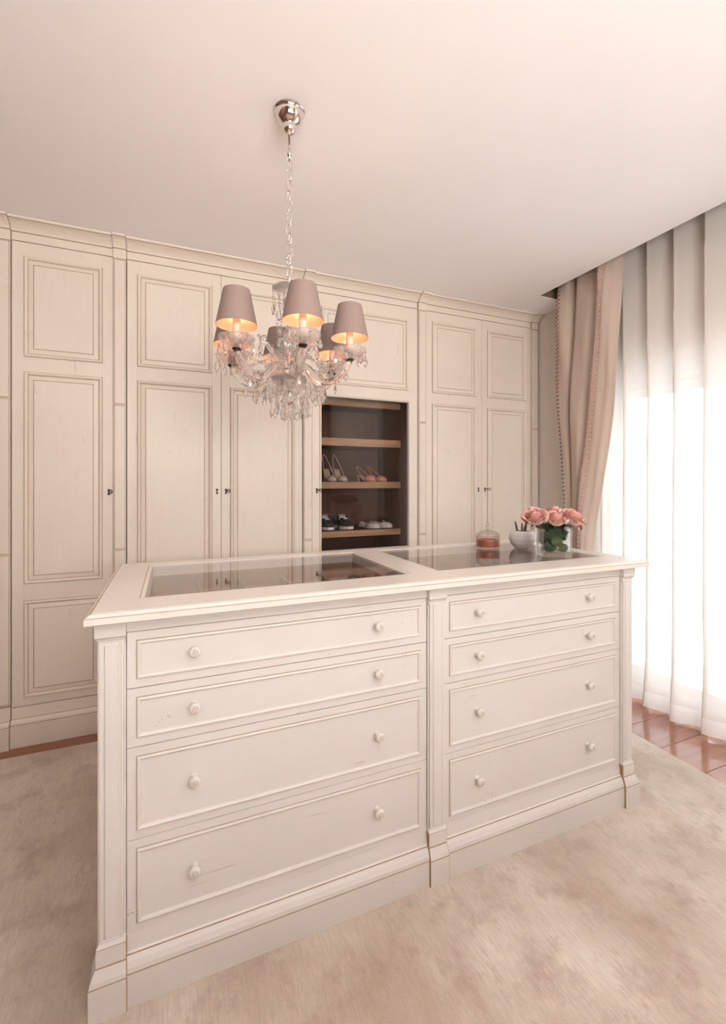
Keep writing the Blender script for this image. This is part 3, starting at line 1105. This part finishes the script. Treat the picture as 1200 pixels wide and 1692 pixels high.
for k in range(6):
    a0, a1 = arms[k][1], arms[(k + 1) % 6][1]
    P = lambda a, r, z: (r * math.cos(a), r * math.sin(a), zz(z))
    am = (a0 + (a1 - a0 if a1 > a0 else a1 - a0 + 2 * PI) / 2)
    swag(P(a0, .200, 1.722), P(a1, .200, 1.722), .050, 17, .0058).build('bead_swag', ['crystal'], ch, local=True)
    swag(P(a0, .200, 1.722), P(am, .034, 1.760), .022, 15, .0056).build('bead_swag', ['crystal'], ch, local=True)
    swag(P(a0, .124, 1.638), P(a1, .124, 1.638), .026, 11, .0054).build('bead_swag', ['crystal'], ch, local=True)
    swag(P(am, .056, 1.970), P(am, .034, 1.760), -.008, 20, .0036).build('bead_swag', ['crystal'], ch, local=True)
    # scroll of twisted glass rising between the arms
    pts = []
    for i in range(26):
        u = i / 25
        if u < .6:
            t2 = u / .6
            r, z = .028 + .050 * t2 ** 1.4, 1.690 + .085 * t2
        else:
            t2 = (u - .6) / .4
            r, z = .078 + .020 * math.sin(t2 * PI * .95), 1.775 + .020 * (1 - math.cos(t2 * PI * .95)) * .6 + .004
        pts.append(P(am, r, z))
    MB().tube(pts, [.0095 - .0045 * i / 25 for i in range(26)], 18, twist=.4, flute=.14, lobes=6).build('glass_scroll', ['crystal'], ch, True, local=True)
    inst('crystal_bead', octa, ch, P(am, .104, 1.802), (R_(90), 0, am))
    inst('crystal_drop', dropB, ch, P(am, .100, 1.795), (0, 0, random.uniform(0, 3)))
    # tiers of drops round the bottom dish
    for j in range(3):
        a = a0 + R_(20 * j)
        inst('crystal_drop', dropB, ch, P(a, .088, 1.642), (0, 0, random.uniform(0, 3)))
    for j in range(2):
        a = a0 + R_(30 * j + 10)
        inst('crystal_drop', dropA, ch, P(a, .116, 1.618), (0, 0, random.uniform(0, 3)))
        b = swag(P(a, .056, 1.650), P(a, .064, 1.583), 0, 8, .0040)
        b.build('bead_string', ['crystal'], ch, local=True)
        inst('crystal_drop', dropB, ch, P(a, .064, 1.583), (0, 0, random.uniform(0, 3)))
    inst('crystal_drop', dropB, ch, P(am, .026, 1.572), (0, 0, random.uniform(0, 3)))
    b = swag(P(am, .057, 1.968), P(am, .057, 1.935), 0, 4, .0036)
    b.build('bead_string', ['crystal'], ch, local=True)
    inst('crystal_drop', dropB, ch, P(am, .057, 1.934), (0, 0, random.uniform(0, 3)))
inst('crystal_drop', dropB, ch, (0, 0, zz(1.566)))

# ------------------------------------------------------------------ things on the island
ZG = ZT - .002 + .0003
# candle jar
cj = thing('candle_jar', (1.385, 1.750, ZG), 'ribbed lidded glass jar holding a coral candle, left of the white bowl', 'candle jar')
MB().lathe([(0, 0), (.050, 0), (.055, .004), (.0555, .010), (.0555, .060), (.053, .064), (.0505, .064), (.052, .058), (.052, .012), (.049, .008), (0, .008)], (0, 0, 0), 96, rib=.012, ribs=32).build('jar', ['clear'], cj, True, local=True)
MB().lathe([(0, .0085), (.0500, .0085), (.0505, .040), (.049, .042), (.006, .0415), (0, .0415)], (0, 0, 0), 40).build('candle', ['coral_wax'], cj, local=True)
MB().tube([(0, 0, .041), (.001, 0, .050)], .001, 6).build('wick', ['black'], cj, local=True)
lid = MB().lathe([(.0565, .0645), (.0565, .068), (.050, .074), (.034, .082), (.014, .088), (.010, .089), (.009, .092), (.014, .098), (.009, .104), (.0055, .107), (.009, .114), (.0065, .122), (0, .124)], (0, 0, 0), 48)
lid.build('lid', ['clear'], cj, True, local=True)

# textured bowl with make-up pencils
bw = thing('pencil_bowl', (1.545, 1.698, ZG), 'round white relief-textured bowl of pencils between the candle jar and the vase', 'bowl')
pr = [(0, 0), (.028, 0), (.036, .004), (.050, .022), (.057, .044), (.055, .066), (.049, .081), (.046, .083), (.044, .081), (.050, .065), (.052, .044), (.045, .024), (.030, .010), (0, .010)]
pf = []
for a, b_ in zip(pr, pr[1:]):
    for t_ in [q / 7 for q in range(7)]:
        pf.append((a[0] + (b_[0] - a[0]) * t_, a[1] + (b_[1] - a[1]) * t_))
pf.append(pr[-1])
lb = MB().lathe(pf, (0, 0, 0), 144)
nv = []
for (x, y, z) in lb.v:
    r = math.hypot(x, y)
    a = math.atan2(y, x)
    if .010 < z < .076 and r > .0355 + .6 * max(0, z - .004) * (z < .022) + .0115 * (z >= .022) + .006 * (.03 < z < .06):
        q = math.sin(a * 12 + z * 150) * math.sin(a * 12 - z * 150)
        s = 1 + .045 * abs(q) ** .6
        x, y = x * s, y * s
    nv.append((x, y, z))
lb.v = nv
lb.build('bowl', ['ceramic'], bw, True, local=True)
for (dx, dy, lean, az, mt, lab, L) in ((-.020, .0, -.22, 0, 'black', 'thin black pencil with white end leaning left in the white bowl', .115),
                                      (.018, .012, .30, .6, 'black', 'thick black brush handle leaning right in the white bowl', .108),
                                      (.002, -.008, .12, 1.4, 'red_tip', 'short dark red tipped stick in the middle of the white bowl', .100)):
    p = thing('pencil', (1.545 + dx * .4, 1.698 + dy * .4, ZG + .0135), lab, 'pencil')
    p.rotation_euler = (0, lean, az - .4)
    r = .0045 if 'thick' not in lab else .0065
    MB().lathe([(0, 0), (r, 0.001), (r, L * .85), (r * .8, L * .86), (r * .8, L - .002), (0, L)], (0, 0, 0), 12).build('barrel', [mt], p, True, local=True)
    MB().lathe([(0, L), (r * .7, L - .0005), (r * .8, L + .008), (0, L + .010)], (0, 0, 0), 10).build('tip', ['cotton' if mt == 'black' and r < .005 else 'red_tip'], p, True, local=True)
# square glass vase with roses
VX, VY, VR = 1.510, 1.470, R_(-30)
va = thing('vase', (VX, VY, ZG), 'square thick-walled clear glass vase full of roses at the right end of the island', 'vase', rz=VR)
S = .062
H = .143
vb = MB()


def sq(h, z, c):
    n_ = []
    for sx, sy in ((1, 1), (-1, 1), (-1, -1), (1, -1)):
        a0 = math.atan2(sy, sx) - PI / 4
        for q in range(4):
            a = a0 + q * PI / 6
            n_.append((sx * (h - c) + c * math.cos(a), sy * (h - c) + c * math.sin(a), z))
    return n_


vb.rings([sq(S - .004, 0, .008), sq(S, .005, .010), sq(S, .0052, .010), sq(S, H - .0024, .010), sq(S, H - .002, .010), sq(S - .002, H, .009), sq(S - .006, H, .007), sq(S - .008, H - .003, .006), sq(S - .008, H - .0034, .006), sq(S - .008, .0204, .006), sq(S - .008, .020, .006), sq(S - .012, .016, .006)], cap0=True, cap1=True)
smooth_angle(vb.build('vase_glass', ['clear'], va, local=True), 45)


def leaf(b, p, d, L, wd, up, mat=0, cup=.3):
    """pointed leaf patch from p along d, face normal towards up"""
    d = Vector(d).normalized()
    up = Vector(up)
    side = d.cross(up).normalized()
    nrm = side.cross(d)
    P0 = Vector(p)

    def fn(u, v):
        s = (u - .5) * 2
        w_ = wd * math.sin(PI * min(1, v ** .8)) ** .8 if 0 < v < 1 else 0
        return P0 + d * (L * v) + side * (s * w_) + nrm * (-cup * abs(s) * w_ * .5 + .12 * L * math.sin(PI * v))
    b.grid(4, 7, fn, mat)


def rose_head(seed, R, Hh):
    rnd = random.Random(seed)
    b = MB()
    n_ = 30
    for i in range(n_):
        f = i / (n_ - 1)
        ang = i * 2.399
        r = R * (.06 + .94 * f ** .85)
        half = R_(82 - 30 * f)
        h = Hh * (1.0 - .30 * f ** 1.6) * rnd.uniform(.95, 1.05)
        curl = R * (.02 + .34 * f ** 1.5) * rnd.uniform(.7, 1.2)
        z0 = -.004 * f

        def fn(u, v, ang=ang, r=r, half=half, h=h, curl=curl, z0=z0, f=f):
            s = (u - .5) * 2
            rad = r * (.22 + .78 * min(1, v * 1.15) ** .55) + curl * max(0, v - .68) ** 1.3 * 3.4 + .0018 * math.sin(s * 4 + f * 20) * v
            a = ang + s * half * (.55 + .45 * math.sin(min(1, v * 1.3) * PI / 2))
            rad *= 1 + .05 * s
            z = z0 + h * (v - .20 * s * s * v * v - .16 * s ** 6 * v ** 3) - curl * .75 * max(0, v - .80) * 3
            return (rad * math.cos(a), rad * math.sin(a), z)
        b.grid(10, 8, fn, 0 if f < .72 else (1 if rnd.random() < .7 else 0))
    return b


vc = Vector((VX, VY, 0))
Rv = Vector((.921, -.389, 0))
Fv = Vector((.389, .921, 0))
RG = 'pink roses in the square vase'
roses = [(-.072, -.030, 1.122, .050, 'front left pink rose in the square vase, above the white bowl', .42),
         (.004, -.045, 1.118, .046, 'front middle pink rose in the square vase', .30),
         (.078, -.030, 1.120, .050, 'front right pink rose in the square vase, nearest the window', .42),
         (-.045, .052, 1.132, .046, 'back left pink rose in the square vase, mostly hidden', .25),
         (.040, .055, 1.132, .046, 'back right pink rose in the square vase, mostly hidden', .25),
         (.096, .028, 1.112, .044, 'outermost pale pink rose drooping over the right rim of the vase', .75)]
rose_roots = []
for i, (a, f, z, Rr, lab, tl) in enumerate(roses):
    hp = vc + Rv * (a * .95 - .016) + Fv * (f * .95) + Vector((0, 0, z + .004))
    out = (Rv * a + Fv * (f - .05)).normalized()
    ax = Vector((0, 0, 1)) * math.cos(tl) + out * math.sin(tl)
    base = vc + Rv * (a * -.30) + Fv * (f * -.30) + Vector((0, 0, ZG + .020))
    r_ = thing('rose', base, lab, 'rose', RG)
    rose_roots.append(r_)
    q = Vector((0, 0, 1)).rotation_difference(ax).to_matrix().to_4x4()
    hb = rose_head(11 + i, Rr, Rr * 1.30).xform(Matrix.Translation(hp - base) @ q)
    hb.build('flower_head', ['rose', 'rose2'], r_, True, local=True, solid=False)
    sb = MB()
    p0 = Vector((0, 0, 0))
    neck = vc + Rv * max(-.045, min(.045, a * .6)) + Fv * max(-.04, min(.04, f * .7)) + Vector((0, 0, ZG + .125)) - base
    p2 = hp - base
    pts = []
    for k in range(15):
        u = k / 14
        pts.append(p0 * (1 - u) ** 2 + neck * (2 * u * (1 - u)) + p2 * u * u)
    sb.tube(pts, .0026, 7)
    sb.ico(p2 - ax * .002, .009, .009, .009, 1)
    stem = sb.build('stem', ['stem'], r_, True, local=True)
    lbm = MB()
    for k in range(5):
        d = ax.cross(Vector((math.cos(k * 1.257), math.sin(k * 1.257), .2))).normalized() - ax * .25
        leaf(lbm, p2 - ax * .003, d, .030, .005, ax)
    lbm.build('sepals', ['leaf'], stem, True, local=True, solid=False)
    for k in range(6):
        u = .22 + .10 * k
        pp = p0 * (1 - u) ** 2 + neck * (2 * u * (1 - u)) + p2 * u * u
        wpos = Vector((0, 0, 0))
        ang = i * 1.3 + k * 2.2
        dirv = Vector((math.cos(ang), math.sin(ang), random.uniform(-.3, .6)))
        # keep the leaves inside the vase walls
        cen = vc - base
        inward = Vector((cen.x - pp.x, cen.y - pp.y, 0))
        if inward.length > .02:
            dirv += inward.normalized() * .9
        L = .046
        lf = MB()
        leaf(lf, pp, dirv, L, .016, Vector((-dirv.y, dirv.x, .6)))
        lf.build('leaf', ['leaf' if (i + k) % 4 else 'leaf2'], r_, True, local=True, solid=False)
# broad leaves of the rose stems, pressed against the glass
for (a, z, w_, mt, who) in ((.004, .062, .024, 'leaf2', 1), (.029, .036, .020, 'leaf2', 2), (-.024, .078, .028, 'leaf', 0), (.024, .090, .028, 'leaf', 2),
                            (-.026, .036, .026, 'leaf', 0), (-.016, .080, .022, 'leaf', 1), (.020, .078, .020, 'leaf', 2),
                            (-.022, .060, -.029, 'leaf', 3), (.022, .064, -.029, 'leaf', 4), (.0, .094, -.030, 'leaf', 4), (-.002, .104, .026, 'leaf', 1)):
    back = w_ < 0
    w_ = abs(w_)
    lv = Matrix.Rotation(VR, 4, 'Z')
    p = lv @ Vector((a, .066 * back - .043 + (.012 if mt == 'leaf' else 0), z))
    b = MB()

    def fn(u, v, w_=w_):
        th_ = 2 * PI * u
        r = w_ * v * (1 + .10 * math.cos(th_ - 1.5))
        return (r * math.cos(th_), -.004 * math.cos(2 * th_) * v * v + .005 * v * v, r * .9 * math.sin(th_))
    b.grid(20, 5, fn)
    b.tube([(0, .003, -w_ * .8), (0, .012, -w_ * 1.1 - .004)], .0012, 5)
    o = b.build('leaf', [mt], rose_roots[who], True, local=True, solid=False)
    o.location = Vector((VX, VY, ZG)) + p - Vector(rose_roots[who].location)
    o.rotation_euler = (random.uniform(-.15, .15), random.uniform(-.4, .4), VR)

# ------------------------------------------------------------------ shoes on the shelves (toe towards -y)
def loft(sections, cap=True):
    b = MB()
    b.rings(sections, cap0=cap, cap1=cap)
    return b


def lerp_keys(K, t):
    for (a, va), (b_, vb_) in zip(K, K[1:]):
        if a <= t <= b_:
            u = (t - a) / (b_ - a)
            u = u * u * (3 - 2 * u)
            return va + (vb_ - va) * u
    return K[-1][1]


def foot_w(t):   # half width along the shoe, t = 0 heel, 1 toe
    return lerp_keys([(0, .012), (.08, .027), (.25, .028), (.45, .026), (.7, .038), (.85, .033), (.96, .018), (1, .006)], t)


def pump(root, L, hz, strap, mat, pointed=True):
    def base(t):
        return .004 + hz * (1 - lerp_keys([(0, 0), (.15, .02), (.62, 1), (1, 1)], t))
    sec = []
    for k in range(21):
        t = k / 20
        w_ = foot_w(t) * (.9 if pointed else 1)
        z = base(t)
        y = -L * t
        sec.append([(-w_, y, z), (-w_ * .5, y, z - .003), (w_ * .5, y, z - .003), (w_, y, z), (w_ * .6, y, z + .002), (-w_ * .6, y, z + .002)])
    loft(sec).build('sole', ['insole'], root, True, local=True)
    up = []
    for k in range(15):
        t = .60 + .40 * k / 14
        w_ = foot_w(t) * (.92 if pointed else 1.02) + .0015
        h = lerp_keys([(.6, .030), (.72, .040), (.85, .034), (.95, .022), (1, .008)], t)
        z = base(t)
        y = -L * t - .002
        up.append([(w_ * math.cos(a) * (1 if 0 < a < PI else 1.02), y, z + h * math.sin(a) ** .8 if math.sin(a) > 0 else z) for a in [PI * i / 10 for i in range(11)]])
    loft(up, False).build('toe_cap', [mat], root, True, local=True, solid=False).modifiers.new('t', 'SOLIDIFY').thickness = .002
    hb = MB().lathe([(0, .0), (.007, .0), (.007, .004), (.010, hz * .55), (.020, hz + .002), (0, hz + .003)], (0, -.022, 0), 14)
    hb.build('heel', [mat], root, True, local=True)
    pts = []
    yv = -L * .62
    wv = foot_w(.62)
    zv = base(.62) + .020
    for k in range(25):
        a = PI * k / 24
        pts.append((wv * math.cos(a) * (1 - .15 * math.sin(a)), yv * (1 - math.sin(a) ** 1.2), zv + (strap - zv) * math.sin(a) ** 1.3))
    MB().tube(pts, .0028, 6).build('sling_strap', [mat], root, True, local=True)


def sneaker(root, L, upper, lace, low=False):
    sec = []
    for k in range(33):
        t = k / 32
        w_ = foot_w(min(.985, max(.03, t))) * 1.12 + .004
        y = -L * t
        zt_ = .022 if not low else .012
        lift = .004 * max(0, t - .8) / .2
        sec.append([(-w_, y, lift), (w_, y, lift), (w_ + .001, y, zt_), (-w_ - .001, y, zt_)])
    smooth_angle(loft(sec).build('sole', ['rubber'], root, local=True), 50)
    up = []
    for k in range(23):
        t = .01 + .98 * k / 22
        w_ = foot_w(min(.985, max(.03, t))) * 1.08 + .003
        h = lerp_keys([(0, .055), (.12, .062), (.32, .050), (.42, .060), (.55, .060), (.7, .048), (.85, .036), (.96, .024), (1, .010)] if not low else
                      [(0, .024), (.15, .027), (.4, .020), (.55, .024), (.7, .030), (.85, .026), (.96, .016), (1, .006)], t)
        z = .020 if not low else .011
        y = -L * t
        L_ = []
        opening = t < (.44 if not low else .58)
        for i in range(15):
            a = PI * i / 14
            x, q = w_ * math.cos(a), h * math.sin(a) ** .65 if math.sin(a) > 1e-6 else 0
            if opening and .28 < i / 14 < .72 and t > .06:
                q = h * .30
                x *= .9
            L_.append((x, y, z + q))
        up.append(L_)
    o = loft(up, True)
    o.build('upper', [upper], root, True, local=True, solid=False)
    if lace:
        lb_ = MB()
        for k in range(5):
            t = .46 + .055 * k
            h = lerp_keys([(.42, .062), (.55, .062), (.7, .050)], t)
            y = -L * t
            w_ = .017
            s = 1 if k % 2 else -1
            lb_.tube([(-w_, y + s * .006, .018 + h * .90), (0, y, .021 + h), (w_, y - s * .006, .018 + h * .90)], .0022, 6)
        for s in (-1, 1):
            lb_.tube([(0, -L * .45, .088), (s * .012, -L * .43, .098), (s * .026, -L * .45, .092), (s * .022, -L * .50, .084), (s * .004, -L * .46, .086)], .002, 6)
            lb_.tube([(0, -L * .45, .088), (s * .02, -L * .5, .080), (s * .034, -L * .55, .066)], .0018, 6)
        lb_.build('laces', ['cotton'], root, True, local=True)
    else:
        bb = MB()
        bb.tube([(-.012, -L * .60, .042), (0, -L * .61, .047), (.012, -L * .60, .042)], .0025, 6)
        bb.build('bow', ['light_sh'], root, True, local=True)


Z2, Z3 = 1.3045, .9705
for (x, y, rz, lab) in ((1.004, 3.105, .02, 'blush high-heeled slingback shoe at far left of the middle shelf'), (1.080, 3.105, .04, 'blush high-heeled slingback shoe second from left on the middle shelf')):
    r_ = thing('slingback_shoe', (x, y, Z2), lab, 'shoe', 'blush slingback pair', rz)
    pump(r_, .215, .088, .195, 'beige_sh')
for (x, y, rz, lab) in ((1.262, 3.10, .22, 'left shoe of the coral low-heeled slingback pair on the middle shelf'), (1.350, 3.10, .22, 'right shoe of the coral low-heeled slingback pair on the middle shelf')):
    r_ = thing('slingback_shoe', (x, y, Z2), lab, 'shoe', 'coral slingback pair', rz)
    pump(r_, .215, .045, .112, 'coral_sh')
for (x, y, rz, lab) in ((.990, 3.185, .02, 'left dark lace-up sneaker with white sole on the bottom shelf'), (1.112, 3.185, .12, 'right dark lace-up sneaker with white sole on the bottom shelf')):
    r_ = thing('sneaker', (x, y, Z3), lab, 'shoe', 'dark sneaker pair', rz)
    sneaker(r_, .268, 'dark_sh', True)
for (x, y, rz, lab) in ((1.318, 3.150, .12, 'left pale grey flat slip-on shoe on the bottom shelf'), (1.420, 3.150, .10, 'right pale grey flat slip-on shoe on the bottom shelf beside the brown side wall')):
    r_ = thing('flat_shoe', (x, y, Z3), lab, 'shoe', 'pale flat pair', rz)
    sneaker(r_, .240, 'light_sh', False, True)

# ------------------------------------------------------------------ pale house across the street, seen faintly through the sheer
hb = thing('apartment_house', (11.5, 5.6, -3.2), 'pale house beyond the balcony, faint through the sheer curtain', 'building')
MB().box(9.5, 13.5, 3.2, 8.0, -3.2, 2.1).build('wall', ['stucco'], hb)
MB().sweep(9.5, 13.5, 3.2, 8.0, [(.0, 2.1, 0), (.15, 2.12, 0), (.18, 2.25, 0), (.12, 2.3, 0)]).build('roof', ['stone'], hb)
for k in range(3):
    for j in range(2):
        f_ = MB().box(9.44, 9.52, 3.7 + 1.5 * k, 4.6 + 1.5 * k, -2.6 + 2.4 * j, -1.2 + 2.4 * j).build('window', ['frame'], hb)
        MB().box(9.43, 9.445, 3.78 + 1.5 * k, 4.52 + 1.5 * k, -2.52 + 2.4 * j, -1.28 + 2.4 * j).build('pane', ['pane'], f_)
